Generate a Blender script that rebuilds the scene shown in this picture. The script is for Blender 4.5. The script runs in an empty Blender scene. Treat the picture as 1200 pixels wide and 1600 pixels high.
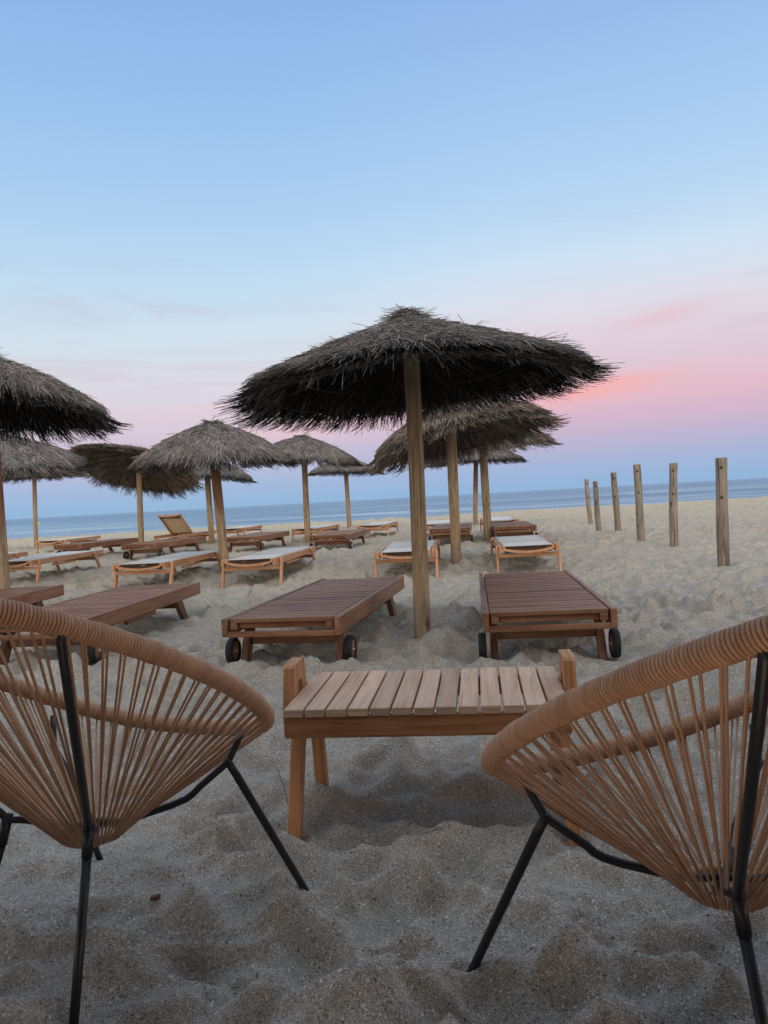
import bpy, math, random
import numpy as np
from mathutils import Vector, Matrix, Euler

R = math.radians
rng = np.random.default_rng(11)
random.seed(5)
scene = bpy.context.scene
col = scene.collection

SHADE_HUT_FRONT = 4.0
# ------------------------------------------------------------------ helpers
def tag(o, label=None, cat=None, group=None, kind=None):
    if label: o['label'] = label
    if cat: o['category'] = cat
    if group: o['group'] = group
    if kind: o['kind'] = kind
    return o

def empty(name, loc=(0, 0, 0), yaw=0.0):
    o = bpy.data.objects.new(name, None)
    o.empty_display_size = 0.2
    col.objects.link(o)
    o.location = loc
    o.rotation_euler = (0, 0, yaw)
    return o

def copy_tree(o, parent=None):
    c = o.copy()
    col.objects.link(c)
    c.parent = parent
    for ch in o.children:
        copy_tree(ch, c)
    return c

class MB:
    """collects boards, tubes and turned shapes into ONE mesh, with a UV that runs along the grain and a per-board tone"""
    def __init__(self):
        self.v, self.f, self.uv, self.tone, self.sm = [], [], [], [], []
    def _add(self, verts, faces, uvs, tone, smooth):
        b = len(self.v)
        self.v += verts
        for f, u in zip(faces, uvs):
            self.f.append([b + i for i in f])
            self.uv.append(u)
            self.tone.append(tone)
            self.sm.append(smooth)
    def beam(self, p0, p1, w, h, up=(0, 0, 1), ch=0.003, w1=None, h1=None, tone=None):
        """board from p0 to p1 of width w (sideways) and height h (along up), chamfered all round"""
        p0, p1, up = Vector(p0), Vector(p1), Vector(up)
        d = (p1 - p0); L = d.length; d.normalize()
        s = d.cross(up); s.normalize(); u = s.cross(d)
        w1 = w if w1 is None else w1; h1 = h if h1 is None else h1
        if tone is None: tone = random.random()
        ou, ov = random.uniform(0, 50), random.uniform(0, 50)
        rings = []
        for t, ins in ((0, ch), (ch, 0), (L - ch, 0), (L, ch)):
            k = t / L
            a = (w + (w1 - w) * k) / 2 - ins; b = (h + (h1 - h) * k) / 2 - ins
            c = ch if ins == 0 else ch * 0.4
            prof = [(-a + c, -b), (a - c, -b), (a, -b + c), (a, b - c), (a - c, b), (-a + c, b), (-a, b - c), (-a, -b + c)]
            rings.append(([p0 + d * t + s * x + u * y for x, y in prof], t, prof))
        verts = [p for r in rings for p in r[0]]
        per = [0]
        pr = rings[1][2]
        for i in range(8):
            q = pr[(i + 1) % 8]; per.append(per[-1] + math.hypot(q[0] - pr[i][0], q[1] - pr[i][1]))
        faces, uvs = [], []
        for r in range(3):
            t0, t1 = rings[r][1], rings[r + 1][1]
            for i in range(8):
                j = (i + 1) % 8
                faces.append([r * 8 + i, r * 8 + j, (r + 1) * 8 + j, (r + 1) * 8 + i])
                uvs.append([(ou + t0, ov + per[i]), (ou + t0, ov + per[i + 1]), (ou + t1, ov + per[i + 1]), (ou + t1, ov + per[i])])
        for base, order in ((0, range(7, -1, -1)), (24, range(8))):
            faces.append([base + i for i in order])
            uvs.append([(ou + 20 + prx * .25, ov + pry) for prx, pry in [rings[0][2][i] for i in order]])
        self._add(verts, faces, uvs, tone, False)
        return self
    def tube(self, pts, r, n=8, closed=False, caps=True, tone=None, smooth=True):
        pts = [Vector(p) for p in pts]
        m = len(pts)
        rr = r if hasattr(r, '__len__') else [r] * m
        if tone is None: tone = random.random()
        ou, ov = random.uniform(0, 50), random.uniform(0, 50)
        tang = []
        for i in range(m):
            a = pts[(i - 1) % m] if (closed or i > 0) else pts[i]
            b = pts[(i + 1) % m] if (closed or i < m - 1) else pts[i]
            tang.append((b - a).normalized())
        ref = Vector((0, 0, 1)) if abs(tang[0].z) < 0.9 else Vector((1, 0, 0))
        nrm = (ref - tang[0] * ref.dot(tang[0])).normalized()
        verts, L, Ls = [], 0, []
        for i in range(m):
            nrm = (nrm - tang[i] * nrm.dot(tang[i])).normalized()
            bn = tang[i].cross(nrm)
            for k in range(n):
                a = 2 * math.pi * k / n
                verts.append(pts[i] + (nrm * math.cos(a) + bn * math.sin(a)) * rr[i])
            if i: L += (pts[i] - pts[i - 1]).length
            Ls.append(L)
        faces, uvs = [], []
        for i in range(m if closed else m - 1):
            j = (i + 1) % m
            for k in range(n):
                q = (k + 1) % n
                faces.append([i * n + k, i * n + q, j * n + q, j * n + k])
                c0, c1 = 2 * math.pi * rr[i] * k / n, 2 * math.pi * rr[i] * (k + 1) / n
                la, lb = Ls[i], Ls[j] if j > i else Ls[i] + .01
                uvs.append([(ou + la, ov + c0), (ou + la, ov + c1), (ou + lb, ov + c1), (ou + lb, ov + c0)])
        if caps and not closed:
            faces.append(list(range(n - 1, -1, -1))); uvs.append([(ou, ov)] * n)
            faces.append([(m - 1) * n + k for k in range(n)]); uvs.append([(ou, ov)] * n)
        self._add(verts, faces, uvs, tone, smooth)
        return self
    def prism(self, prof, axis_from, axis_to, tone=None):
        """extrude a flat outline (list of 3D points) by the vector axis_to - axis_from"""
        d = Vector(axis_to) - Vector(axis_from)
        n = len(prof)
        a = [Vector(p) for p in prof]; b = [p + d for p in a]
        if tone is None: tone = random.random()
        ou = random.uniform(0, 50)
        faces = [list(range(n - 1, -1, -1)), [n + i for i in range(n)]]
        uvs = [[(ou + a[i].z, a[i].y + a[i].x) for i in range(n - 1, -1, -1)], [(ou + a[i].z, a[i].y + a[i].x) for i in range(n)]]
        for i in range(n):
            j = (i + 1) % n
            faces.append([i, j, n + j, n + i])
            l = (a[j] - a[i]).length
            uvs.append([(ou, 0), (ou + l, 0), (ou + l, d.length), (ou, d.length)])
        self._add(a + b, faces, uvs, tone, False)
        return self
    def lathe(self, centre, axis, prof, n=24, tone=0.5):
        """turned shape: prof = [(radius, along)]"""
        ax = Vector(axis).normalized(); c = Vector(centre)
        ref = Vector((0, 0, 1)) if abs(ax.z) < .9 else Vector((1, 0, 0))
        s = ax.cross(ref).normalized(); u = s.cross(ax)
        verts, faces, uvs = [], [], []
        for r, t in prof:
            for k in range(n):
                a = 2 * math.pi * k / n
                verts.append(c + ax * t + (s * math.cos(a) + u * math.sin(a)) * r)
        for i in range(len(prof) - 1):
            for k in range(n):
                q = (k + 1) % n
                faces.append([i * n + k, i * n + q, (i + 1) * n + q, (i + 1) * n + k])
                uvs.append([(prof[i][1], k / n), (prof[i][1], (k + 1) / n), (prof[i + 1][1], (k + 1) / n), (prof[i + 1][1], k / n)])
        self._add(verts, faces, uvs, tone, True)
        return self
    def build(self, name, mat, parent=None):
        return mesh_obj(name, self.v, self.f, mat, parent, self.uv, self.tone, self.sm)

def mesh_obj(name, v, f, mat, parent=None, uv=None, tone=None, sm=None):
    me = bpy.data.meshes.new(name)
    me.from_pydata([tuple(p) for p in v], [], f)
    if uv is not None:
        l = me.uv_layers.new(name='grain')
        l.data.foreach_set('uv', np.array([c for u in uv for c in u], dtype=np.float32).ravel())
    if tone is not None:
        a = me.attributes.new('tone', 'FLOAT', 'FACE')
        a.data.foreach_set('value', np.array(tone, dtype=np.float32))
    if sm is not None:
        me.polygons.foreach_set('use_smooth', np.array(sm, dtype=bool))
    me.materials.append(mat)
    o = bpy.data.objects.new(name, me)
    col.objects.link(o)
    o.parent = parent
    return o

def np_mesh(name, V, F, mat, parent=None, tone=None, smooth=False):
    """fast mesh from numpy arrays, all faces with the same number of corners"""
    me = bpy.data.meshes.new(name)
    k = F.shape[1]
    me.vertices.add(len(V)); me.vertices.foreach_set('co', V.astype(np.float32).ravel())
    me.loops.add(F.size); me.loops.foreach_set('vertex_index', F.astype(np.int32).ravel())
    me.polygons.add(len(F))
    me.polygons.foreach_set('loop_start', np.arange(0, F.size, k, dtype=np.int32))
    me.polygons.foreach_set('loop_total', np.full(len(F), k, dtype=np.int32))
    if smooth: me.polygons.foreach_set('use_smooth', np.ones(len(F), bool))
    if tone is not None:
        a = me.attributes.new('tone', 'FLOAT', 'FACE'); a.data.foreach_set('value', tone.astype(np.float32))
    me.update(calc_edges=True)
    me.materials.append(mat)
    o = bpy.data.objects.new(name, me); col.objects.link(o); o.parent = parent
    return o

# ------------------------------------------------------------------ materials
def newmat(name):
    m = bpy.data.materials.new(name); m.use_nodes = True
    nt = m.node_tree; nt.nodes.clear()
    out = nt.nodes.new('ShaderNodeOutputMaterial')
    b = nt.nodes.new('ShaderNodeBsdfPrincipled')
    nt.links.new(b.outputs[0], out.inputs[0])
    return m, nt, b, out

class NT:
    def __init__(self, nt): self.nt = nt
    def n(self, t, **kw):
        x = self.nt.nodes.new(t)
        for k, v in kw.items():
            if k.startswith('i_'): x.inputs[k[2:]].default_value = v
            else: setattr(x, k, v)
        return x
    def l(self, a, b): self.nt.links.new(a, b)
    def math(self, op, a, b=None, c=None, clamp=False):
        x = self.nt.nodes.new('ShaderNodeMath'); x.operation = op; x.use_clamp = clamp
        for i, q in enumerate((a, b, c)):
            if q is None: continue
            if isinstance(q, (int, float)): x.inputs[i].default_value = q
            else: self.l(q, x.inputs[i])
        return x.outputs[0]
    def mix(self, fac, a, b, blend='MIX'):
        x = self.nt.nodes.new('ShaderNodeMix'); x.data_type = 'RGBA'; x.blend_type = blend
        for i, q in ((0, fac), (6, a), (7, b)):
            if isinstance(q, (int, float)): x.inputs[i].default_value = q
            elif isinstance(q, tuple): x.inputs[i].default_value = (*q, 1) if len(q) == 3 else q
            else: self.l(q, x.inputs[i])
        return x.outputs[2]
    def ramp(self, fac, stops, interp='LINEAR'):
        x = self.nt.nodes.new('ShaderNodeValToRGB'); x.color_ramp.interpolation = interp
        e = x.color_ramp.elements
        while len(e) > 1: e.remove(e[-1])
        for i, (p, c) in enumerate(stops):
            q = e[0] if i == 0 else e.new(p)
            q.position = p
            c = (c, c, c) if isinstance(c, (int, float)) else c
            q.color = (*c, 1)
        if not isinstance(fac, (int, float)): self.l(fac, x.inputs[0])
        return x.outputs[0]
    def noise(self, vec, scale, detail=3, rough=.55, w=None, dist=0):
        x = self.nt.nodes.new('ShaderNodeTexNoise')
        x.inputs['Scale'].default_value = scale; x.inputs['Detail'].default_value = detail
        x.inputs['Roughness'].default_value = rough; x.inputs['Distortion'].default_value = dist
        if vec is not None: self.l(vec, x.inputs['Vector'])
        return x.outputs['Fac']
    def mapping(self, vec, scale=(1, 1, 1), loc=(0, 0, 0), rot=(0, 0, 0)):
        x = self.nt.nodes.new('ShaderNodeMapping')
        x.inputs['Scale'].default_value = scale; x.inputs['Location'].default_value = loc; x.inputs['Rotation'].default_value = rot
        self.l(vec, x.inputs['Vector']); return x.outputs[0]
    def bump(self, h, strength, dist, normal=None):
        x = self.nt.nodes.new('ShaderNodeBump'); x.inputs['Strength'].default_value = strength; x.inputs['Distance'].default_value = dist
        self.l(h, x.inputs['Height'])
        if normal is not None: self.l(normal, x.inputs['Normal'])
        return x.outputs[0]

def wood(name, dark, mid, light, rough=.6, grain=1.0, weather=None, wamt=0.0, bump=.3, vary=.35, spec=.3, knots=0, stain=None):
    m, nt, b, _ = newmat(name); t = NT(nt)
    uv = t.n('ShaderNodeUVMap', uv_map='grain').outputs[0]
    info = t.n('ShaderNodeObjectInfo').outputs['Random']
    off = t.n('ShaderNodeCombineXYZ'); t.l(t.math('MULTIPLY', info, 37.0), off.inputs[0]); t.l(t.math('MULTIPLY', info, 91.0), off.inputs[1])
    add = t.n('ShaderNodeVectorMath', operation='ADD'); t.l(uv, add.inputs[0]); t.l(off.outputs[0], add.inputs[1])
    p = add.outputs[0]
    g1 = t.noise(t.mapping(p, (3.5, 70 * grain, 1)), 1, 5, .6, dist=.6)
    g2 = t.noise(t.mapping(p, (9, 320 * grain, 1)), 1, 3, .6)
    g3 = t.noise(t.mapping(p, (2.2, 9, 1)), 1, 3, .5)
    f = t.math('ADD', t.math('MULTIPLY', g1, .6), t.math('ADD', t.math('MULTIPLY', g2, .22), t.math('MULTIPLY', g3, .18)))
    c = t.ramp(f, [(.34, dark), (.5, mid), (.66, light)])
    tone = t.n('ShaderNodeAttribute', attribute_name='tone').outputs['Fac']
    k = t.math('ADD', t.math('MULTIPLY', tone, vary), 1 - vary / 2)
    k = t.math('MULTIPLY', k, t.math('ADD', t.math('MULTIPLY', info, .16), .92))
    c = t.mix(1.0, c, k, 'MULTIPLY')
    if knots:
        kv = t.n('ShaderNodeTexVoronoi', feature='F1'); kv.inputs['Scale'].default_value = 1; t.l(t.mapping(p, (5, 9, 1)), kv.inputs['Vector'])
        ksel = t.n('ShaderNodeSeparateColor'); t.l(kv.outputs['Color'], ksel.inputs[0])
        kd = t.math('ADD', kv.outputs['Distance'], t.math('MULTIPLY', t.math('SUBTRACT', g1, .5), .12))
        kf = t.math('MULTIPLY', t.ramp(kd, [(.07, knots), (.16, knots * .6), (.26, 0)]), t.math('GREATER_THAN', ksel.outputs[0], .62))
        c = t.mix(kf, c, tuple(q * .4 for q in dark))
        ck = t.noise(t.mapping(p, (1.1, 45, 1)), 1, 2, .5)
        c = t.mix(t.ramp(ck, [(.60, 0), (.64, .8 * knots)]), c, tuple(q * .3 for q in dark))
    if weather:
        w = t.ramp(t.noise(t.mapping(p, (1.6, 14, 1)), 1, 4, .6), [(.38, 0.0), (.62, 1.0)])
        c = t.mix(t.math('MULTIPLY', w, wamt), c, weather)
    if stain:   # red stain brushed over the upper part of the pole only, worn at its lower edge
        so_ = t.n('ShaderNodeSeparateXYZ'); t.l(t.n('ShaderNodeTexCoord').outputs['Object'], so_.inputs[0])
        zz = t.math('ADD', so_.outputs[2], t.math('MULTIPLY', t.math('SUBTRACT', g3, .5), .9))
        c = t.mix(t.ramp(zz, [(.78, 0), (.98, .75)]), c, t.mix(1.0, c, stain, 'MULTIPLY'))
    t.l(c, b.inputs['Base Color'])
    b.inputs['Roughness'].default_value = rough
    b.inputs['Specular IOR Level'].default_value = spec
    t.l(t.bump(f, bump, .002), b.inputs['Normal'])
    return m

M = {}
M['dark_teak'] = wood('oiled_dark_hardwood', (.055, .023, .012), (.140, .058, .028), (.245, .110, .056), rough=.45, weather=(.33, .195, .115), wamt=.5, vary=.6, spec=.28)
M['light_teak'] = wood('golden_hardwood', (.30, .13, .055), (.46, .215, .095), (.58, .30, .145), rough=.55, weather=(.50, .33, .22), wamt=.4)
M['table_frame'] = wood('honey_acacia', (.22, .092, .038), (.40, .185, .080), (.52, .275, .125), rough=.5, vary=.2)
M['table_slat'] = wood('weathered_acacia', (.31, .175, .105), (.53, .335, .22), (.65, .45, .325), rough=.6, weather=(.56, .43, .32), wamt=.45, vary=.42)
M['pole'] = wood('treated_pine_pole', (.115, .070, .040), (.30, .205, .125), (.45, .34, .22), rough=.75, grain=.5, weather=(.30, .27, .18), wamt=.4, bump=.6, vary=.25, spec=.15, knots=.8)
M['red_pole'] = wood('part_stained_pine_pole', (.115, .070, .040), (.30, .205, .125), (.45, .34, .22), rough=.75, grain=.5, weather=(.30, .27, .18), wamt=.4, bump=.6, vary=.25, spec=.15, knots=.8, stain=(.55, .30, .24))
M['post'] = wood('weathered_grey_post', (.075, .060, .047), (.205, .168, .132), (.34, .295, .245), rough=.85, grain=.6, weather=(.32, .27, .215), wamt=.45, bump=.8, vary=.25, spec=.1, knots=1.0)

def plain(name, c, rough=.5, metal=0, spec=.5, nscale=60, namt=.15, bump=0, bdist=.001):
    m, nt, b, _ = newmat(name); t = NT(nt)
    tc = t.n('ShaderNodeTexCoord').outputs['Object']
    f = t.noise(tc, nscale, 4, .6)
    cc = t.mix(1.0, c, t.ramp(f, [(.3, 1 - namt), (.7, 1 + namt * .6)]), 'MULTIPLY')
    t.l(cc, b.inputs['Base Color'])
    b.inputs['Roughness'].default_value = rough; b.inputs['Metallic'].default_value = metal; b.inputs['Specular IOR Level'].default_value = spec
    if bump: t.l(t.bump(f, bump, bdist), b.inputs['Normal'])
    return m
M['black_steel'] = plain('black_powder_coated_steel', (.012, .0125, .014), .42, 0, .45, 240, .5, .15, .0006)
M['rubber'] = plain('black_rubber', (.016, .016, .018), .7, 0, .3, 90, .5, .2, .001)
M['steel'] = plain('dull_steel', (.35, .34, .32), .4, .8, .5)
M['white_hub'] = plain('white_plastic_hub', (.62, .60, .56), .5)
M['wire'] = plain('dark_tying_wire', (.012, .010, .009), .7)
M['shade_hut'] = plain('shade_hut_boards', (.42, .43, .45), .8, 0, .2, 12, .2)  # even grey of the added, unseen shelter
M['buoy'] = plain('yellow_buoy_paint', (.75, .58, .03), .4)
M['chip'] = plain('broken_red_tile', (.13, .05, .035), .85, 0, .2)
M['twig'] = plain('dry_twig', (.10, .075, .055), .8, 0, .2)

def rope_mat(twist=1.0):
    m, nt, b, _ = newmat('twisted_tan_cord'); t = NT(nt)
    uv = t.n('ShaderNodeUVMap', uv_map='grain').outputs[0]
    tc = t.n('ShaderNodeTexCoord').outputs['Object']
    wv = t.n('ShaderNodeTexWave', wave_type='BANDS', bands_direction='DIAGONAL'); wv.inputs['Scale'].default_value = 110; wv.inputs['Distortion'].default_value = .4
    t.l(uv, wv.inputs['Vector'])
    tone = t.n('ShaderNodeAttribute', attribute_name='tone').outputs['Fac']
    f = t.noise(tc, 14, 3, .6)
    c = t.mix(t.math('ADD', t.math('MULTIPLY', tone, .5), t.math('MULTIPLY', f, .5)), (.36, .198, .118), (.56, .345, .222))
    c = t.mix(1.0, c, t.ramp(wv.outputs['Fac'], [(0, 1 - .28 * twist), (1, 1 + .1 * twist)]), 'MULTIPLY')
    t.l(c, b.inputs['Base Color'])
    b.inputs['Roughness'].default_value = .72; b.inputs['Specular IOR Level'].default_value = .25
    t.l(t.bump(wv.outputs['Fac'], .5 * twist, .0012), b.inputs['Normal'])
    return m
M['rope'] = rope_mat()
M['rope_wrap'] = rope_mat(.12)

def fabric_mat():
    m, nt, b, _ = newmat('woven_white_sling'); t = NT(nt)
    tc = t.n('ShaderNodeTexCoord').outputs['Object']
    w1 = t.n('ShaderNodeTexWave', wave_type='BANDS', bands_direction='X'); w1.inputs['Scale'].default_value = 130; t.l(tc, w1.inputs['Vector'])
    w2 = t.n('ShaderNodeTexWave', wave_type='BANDS', bands_direction='Y'); w2.inputs['Scale'].default_value = 130; t.l(tc, w2.inputs['Vector'])
    h = t.math('MULTIPLY', w1.outputs['Fac'], w2.outputs['Fac'])
    f = t.noise(tc, 3, 4, .6)
    c = t.mix(f, (.50, .50, .475), (.66, .66, .63))
    c = t.mix(t.math('MULTIPLY', h, .15), c, (.33, .32, .29))
    t.l(c, b.inputs['Base Color']); b.inputs['Roughness'].default_value = .75; b.inputs['Specular IOR Level'].default_value = .3
    t.l(t.bump(h, .2, .001), b.inputs['Normal'])
    return m
M['fabric'] = fabric_mat()
M['beige_fabric'] = plain('beige_sling_back', (.56, .47, .33), .8, 0, .2, 30, .15)
M['dark_gap'] = plain('dark_gap_fill', (.06, .045, .035), .8, 0, .2)  # near-black fill for the shade in gaps and bored holes

def thatch_mat(name, lo, mid, hi):
    m, nt, b, _ = newmat(name); t = NT(nt)
    tone = t.n('ShaderNodeAttribute', attribute_name='tone').outputs['Fac']
    tc = t.n('ShaderNodeTexCoord').outputs['Object']
    f = t.noise(tc, 4, 3, .6)
    c = t.ramp(t.math('ADD', t.math('MULTIPLY', tone, .85), t.math('MULTIPLY', f, .15)), [(.08, tuple(q * .16 for q in lo)), (.22, lo), (.5, mid), (.9, hi)])  # darkest stop holds the painted shade of the underside
    t.l(c, b.inputs['Base Color']); b.inputs['Roughness'].default_value = .8; b.inputs['Specular IOR Level'].default_value = .2
    return m
M['thatch'] = thatch_mat('grey_heather_thatch', (.075, .068, .062), (.215, .202, .190), (.45, .43, .415))
M['thatch_brown'] = thatch_mat('brown_heather_thatch', (.08, .064, .050), (.215, .180, .146), (.40, .355, .300))
M['thatch_core'] = plain('packed_heather', (.030, .024, .020), .9, 0, .1, 40, .6, .6, .02)  # base darkened to carry the canopy's underside shade

# ------------------------------------------------------------------ sand
def vnoise(x, y, seed):
    xi, yi = np.floor(x).astype(np.int64), np.floor(y).astype(np.int64)
    fx, fy = x - xi, y - yi
    fx = fx * fx * fx * (fx * (fx * 6 - 15) + 10); fy = fy * fy * fy * (fy * (fy * 6 - 15) + 10)
    def h(a, b):
        n = (a * 374761393 + b * 668265263 + seed * 1442695041) & 0x7fffffff
        n = ((n ^ (n >> 13)) * 1274126177) & 0x7fffffff
        n = n ^ (n >> 16)
        return (n & 0xffff) / 65535.0
    a = h(xi, yi) * (1 - fx) + h(xi + 1, yi) * fx
    b = h(xi, yi + 1) * (1 - fx) + h(xi + 1, yi + 1) * fx
    return a * (1 - fy) + b * fy - .5
def fbm(x, y, seed, o=4, g=.5):
    r = 0; a = 1
    for i in range(o):
        r = r + a * vnoise(x * 2 ** i + i * 17.3, y * 2 ** i - i * 9.1, seed + i); a *= g
    return r
def cells(x, y, seed):
    """smooth bowls that meet in soft crests: trodden dry sand"""
    xi, yi = np.floor(x).astype(np.int64), np.floor(y).astype(np.int64)
    acc = np.zeros_like(x); k = 13.0
    for i in (-1, 0, 1):
        for j in (-1, 0, 1):
            a, b = xi + i, yi + j
            n = (a * 73856093 ^ b * 19349663 ^ (seed * 83492791)) & 0x7fffffff
            n = ((n ^ (n >> 15)) * 2246822519) & 0x7fffffff
            px = a + .5 + (((n >> 3) & 1023) / 1023.0 - .5) * .9
            py = b + .5 + (((n >> 14) & 1023) / 1023.0 - .5) * .9
            acc += np.exp(-k * ((x - px) ** 2 + (y - py) ** 2))
    return -np.log(acc + 1e-9) / k
def sstep(a, b, x):
    t = np.clip((x - a) / (b - a), 0, 1); return t * t * (3 - 2 * t)
def base_z(x, y):
    return .06 * sstep(8.3, 12, y)
FEET = []
def sand_h(x, y):
    x = np.asarray(x, float); y = np.asarray(y, float)
    wx = x + .16 * fbm(x * 2.2, y * 2.2, 3, 3); wy = y + .16 * fbm(x * 2.2 + 40, y * 2.2, 9, 3)
    amp = .55 + .9 * np.clip(fbm(x * .7, y * .7, 21, 2) + .5, 0, 1)
    h = .128 * amp * (cells(wx * 4.0, wy * 6.2, 1) - .10)
    h += .088 * amp * (cells(wx * 7.3 + 3, wy * 11.7, 2) - .10)
    h += .016 * fbm(x * 1.6, y * 1.9, 31, 4, .55)
    rid = 1 - np.abs(2 * fbm(x * 3.1 + .2 * wy, y * 5.5, 71, 3, .5))
    h += .030 * amp * (rid ** 2 - .5)
    h += .010 * fbm(x * 16, y * 19, 41, 3, .55)
    d = np.hypot(x, y)
    h *= 1 - .3 * sstep(5, 14, d)
    h += .05 * fbm(x * .25, y * .25, 51, 2) * sstep(3, 9, d)
    # every leg, pole and wheel has settled into its own scoop with a pushed-up rim
    h = h * (1 - .65 * np.exp(-((x - .12) ** 2 / .16 + (y - 2.12) ** 2 / .09)))
    base0 = .05 * fbm(x * .25, y * .25, 51, 2) * sstep(3, 9, d)
    for fx, fy, fr in FEET:
        near = (np.abs(x - fx) < 3.2 * fr) & (np.abs(y - fy) < 3.2 * fr)
        if not near.any(): continue
        q = np.hypot(x[near] - fx, y[near] - fy) / fr
        wgt = np.exp(-(q / 1.25) ** 4)
        h[near] = h[near] * (1 - wgt) + wgt * (base0[near] - .006 + .016 * np.exp(-((q - .95) / .32) ** 2))
    # beach crest near the waterline, then down into the sea
    crest = 31.0 + 1.2 * fbm(x * .12, x * 0 + 2.0, 61, 3)
    z = base_z(x, y) + h - .005
    z = z + .10 * np.exp(-((y - crest) / 2.2) ** 2) * sstep(-6, 6, x + 30) * .4
    z = z - 1.6 * sstep(crest, crest + 9, y) - 2.5 * sstep(crest + 6, crest + 60, y)
    return z
def hz(x, y):
    return float(sand_h(np.array([x], float), np.array([y], float))[0])

def sand_mat():
    m, nt, b, _ = newmat('coarse_beach_sand'); t = NT(nt)
    tc = t.n('ShaderNodeTexCoord').outputs['Object']
    vor = t.n('ShaderNodeTexVoronoi', feature='F1'); vor.inputs['Scale'].default_value = 560; t.l(tc, vor.inputs['Vector'])
    g = t.n('ShaderNodeSeparateColor'); t.l(vor.outputs['Color'], g.inputs[0])
    vor2 = t.n('ShaderNodeTexVoronoi', feature='F1'); vor2.inputs['Scale'].default_value = 240; t.l(tc, vor2.inputs['Vector'])
    g2 = t.n('ShaderNodeSeparateColor'); t.l(vor2.outputs['Color'], g2.inputs[0])
    c = t.ramp(g.outputs[0], [(0, (.13, .115, .095)), (.3, (.235, .210, .172)), (.7, (.31, .280, .235)), (.92, (.40, .370, .32)), (1, (.56, .54, .49))])
    coarse = t.math('GREATER_THAN', g2.outputs[0], .90)
    cc = t.ramp(g2.outputs[1], [(0, (.09, .07, .055)), (.5, (.25, .20, .155)), (.8, (.38, .355, .31)), (1, (.62, .59, .54))])
    c = t.mix(t.math('MULTIPLY', coarse, .85), c, cc)
    # broad zones: greyer by the seats, paler and warmer towards the water
    sep = t.n('ShaderNodeSeparateXYZ'); t.l(tc, sep.inputs[0])
    patch = t.noise(t.mapping(tc, (.55, .8, 1)), 1, 4, .6)
    yy = t.math('ADD', sep.outputs[1], t.math('MULTIPLY', t.math('SUBTRACT', patch, .5), 6.0))
    zone = t.ramp(t.math('MULTIPLY', yy, 1 / 34.0), [(.03, (1.18, 1.19, 1.23)), (.22, (1.25, 1.25, 1.23)), (.85, (1.62, 1.52, 1.30))])
    c = t.mix(1.0, c, zone, 'MULTIPLY')
    pv = t.ramp(t.noise(tc, 7, 4, .65), [(.3, .86), (.7, 1.12)])
    c = t.mix(1.0, c, pv, 'MULTIPLY')
    t.l(c, b.inputs['Base Color'])
    b.inputs['Roughness'].default_value = .95; b.inputs['Specular IOR Level'].default_value = .12
    h = t.math('ADD', t.math('MULTIPLY', vor.outputs['Distance'], -.8), t.math('MULTIPLY', t.math('MULTIPLY', coarse, t.math('SUBTRACT', .6, vor2.outputs['Distance'])), 1.6))
    n1 = t.bump(t.noise(tc, 40, 4, .65), .5, .008)
    n2 = t.bump(h, .5, .0022, n1)
    t.l(n2, b.inputs['Normal'])
    return m
M['sand'] = sand_mat()

def build_ground():
    r = [0.45]
    while r[-1] < 14: r.append(r[-1] * 1.0062)
    while r[-1] < 60: r.append(r[-1] * 1.011)
    while r[-1] < 4000: r.append(r[-1] * 1.25)
    r = np.array(r)
    front = np.arange(-40, 40, .135)
    rest = np.arange(40, 320, 2.0)
    a = np.radians(np.concatenate([front, rest]))
    n, m = len(r), len(a)
    X = r[:, None] * np.sin(a)[None]; Y = r[:, None] * np.cos(a)[None]
    Z = sand_h(X, Y)
    far = np.hypot(X, Y) > 70
    Z = np.where(far & (Y < 40), 0.0, Z)
    V = np.stack([X, Y, Z], -1).reshape(-1, 3)
    i, j = np.meshgrid(np.arange(n - 1), np.arange(m), indexing='ij')
    j2 = (j + 1) % m
    F = np.stack([i * m + j, (i + 1) * m + j, (i + 1) * m + j2, i * m + j2], -1).reshape(-1, 4)
    F = F[:, ::-1]
    # close the hole under the camera
    V = np.vstack([V, [[0, 0, hz(0, 0)]]]); c = len(V) - 1
    jj = np.arange(m); F0 = np.stack([np.full(m, c), jj, (jj + 1) % m, np.full(m, c)], -1)
    o = np_mesh('beach_sand', V, F, M['sand'], None, smooth=True)
    tag(o, kind='structure')
    bme = o.data
    return o
def foot(o, px, py, yaw, fr):
    FEET.append((o[0] + math.cos(yaw) * px - math.sin(yaw) * py, o[1] + math.sin(yaw) * px + math.cos(yaw) * py, fr))
for cx, cy, cw in ((-.637, 1.571, -.380), (.517, 1.216, .402)):
    for sx in (-1, 1):
        foot((cx, cy), sx * .309, .355, cw, .035); foot((cx, cy), sx * .145, -.234, cw, .035)
for sx in (-1, 1):
    for sy in (-1, 1): foot((.101, 2.199), sx * .370, sy * .205, R(-6.9), .06)
for ux, uy in ((.197, 4.82), (-3.47, 6.92), (-2.12, 10.06), (.90, 9.9)): FEET.append((ux, uy, .11))
for lx, ly, lw in ((.812, 3.90, -6.6), (-.60, 4.16, -11.4), (-2.15, 4.52, -6.5)):
    for sx in (-1, 1):
        foot((lx, ly), sx * .33, .165, R(lw), .13); foot((lx, ly), sx * .29, 1.82, R(lw), .10)
for lx, ly, lw in ((1.565, 8.42, -5.8), (.205, 8.45, -5.2), (-1.55, 8.60, -8.0), (-2.85, 8.80, -8.0), (-5.02, 10.2, -7.0)):
    for sx in (-1, 1):
        foot((lx, ly), sx * .34, .06, R(lw), .09); foot((lx, ly), sx * .34, 1.85, R(lw), .09)
for px, py in ((3.63, 8.26), (3.98, 10.6), (3.87, 11.6), (4.12, 13.6)): FEET.append((px, py, .13))
ground = build_ground()

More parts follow.
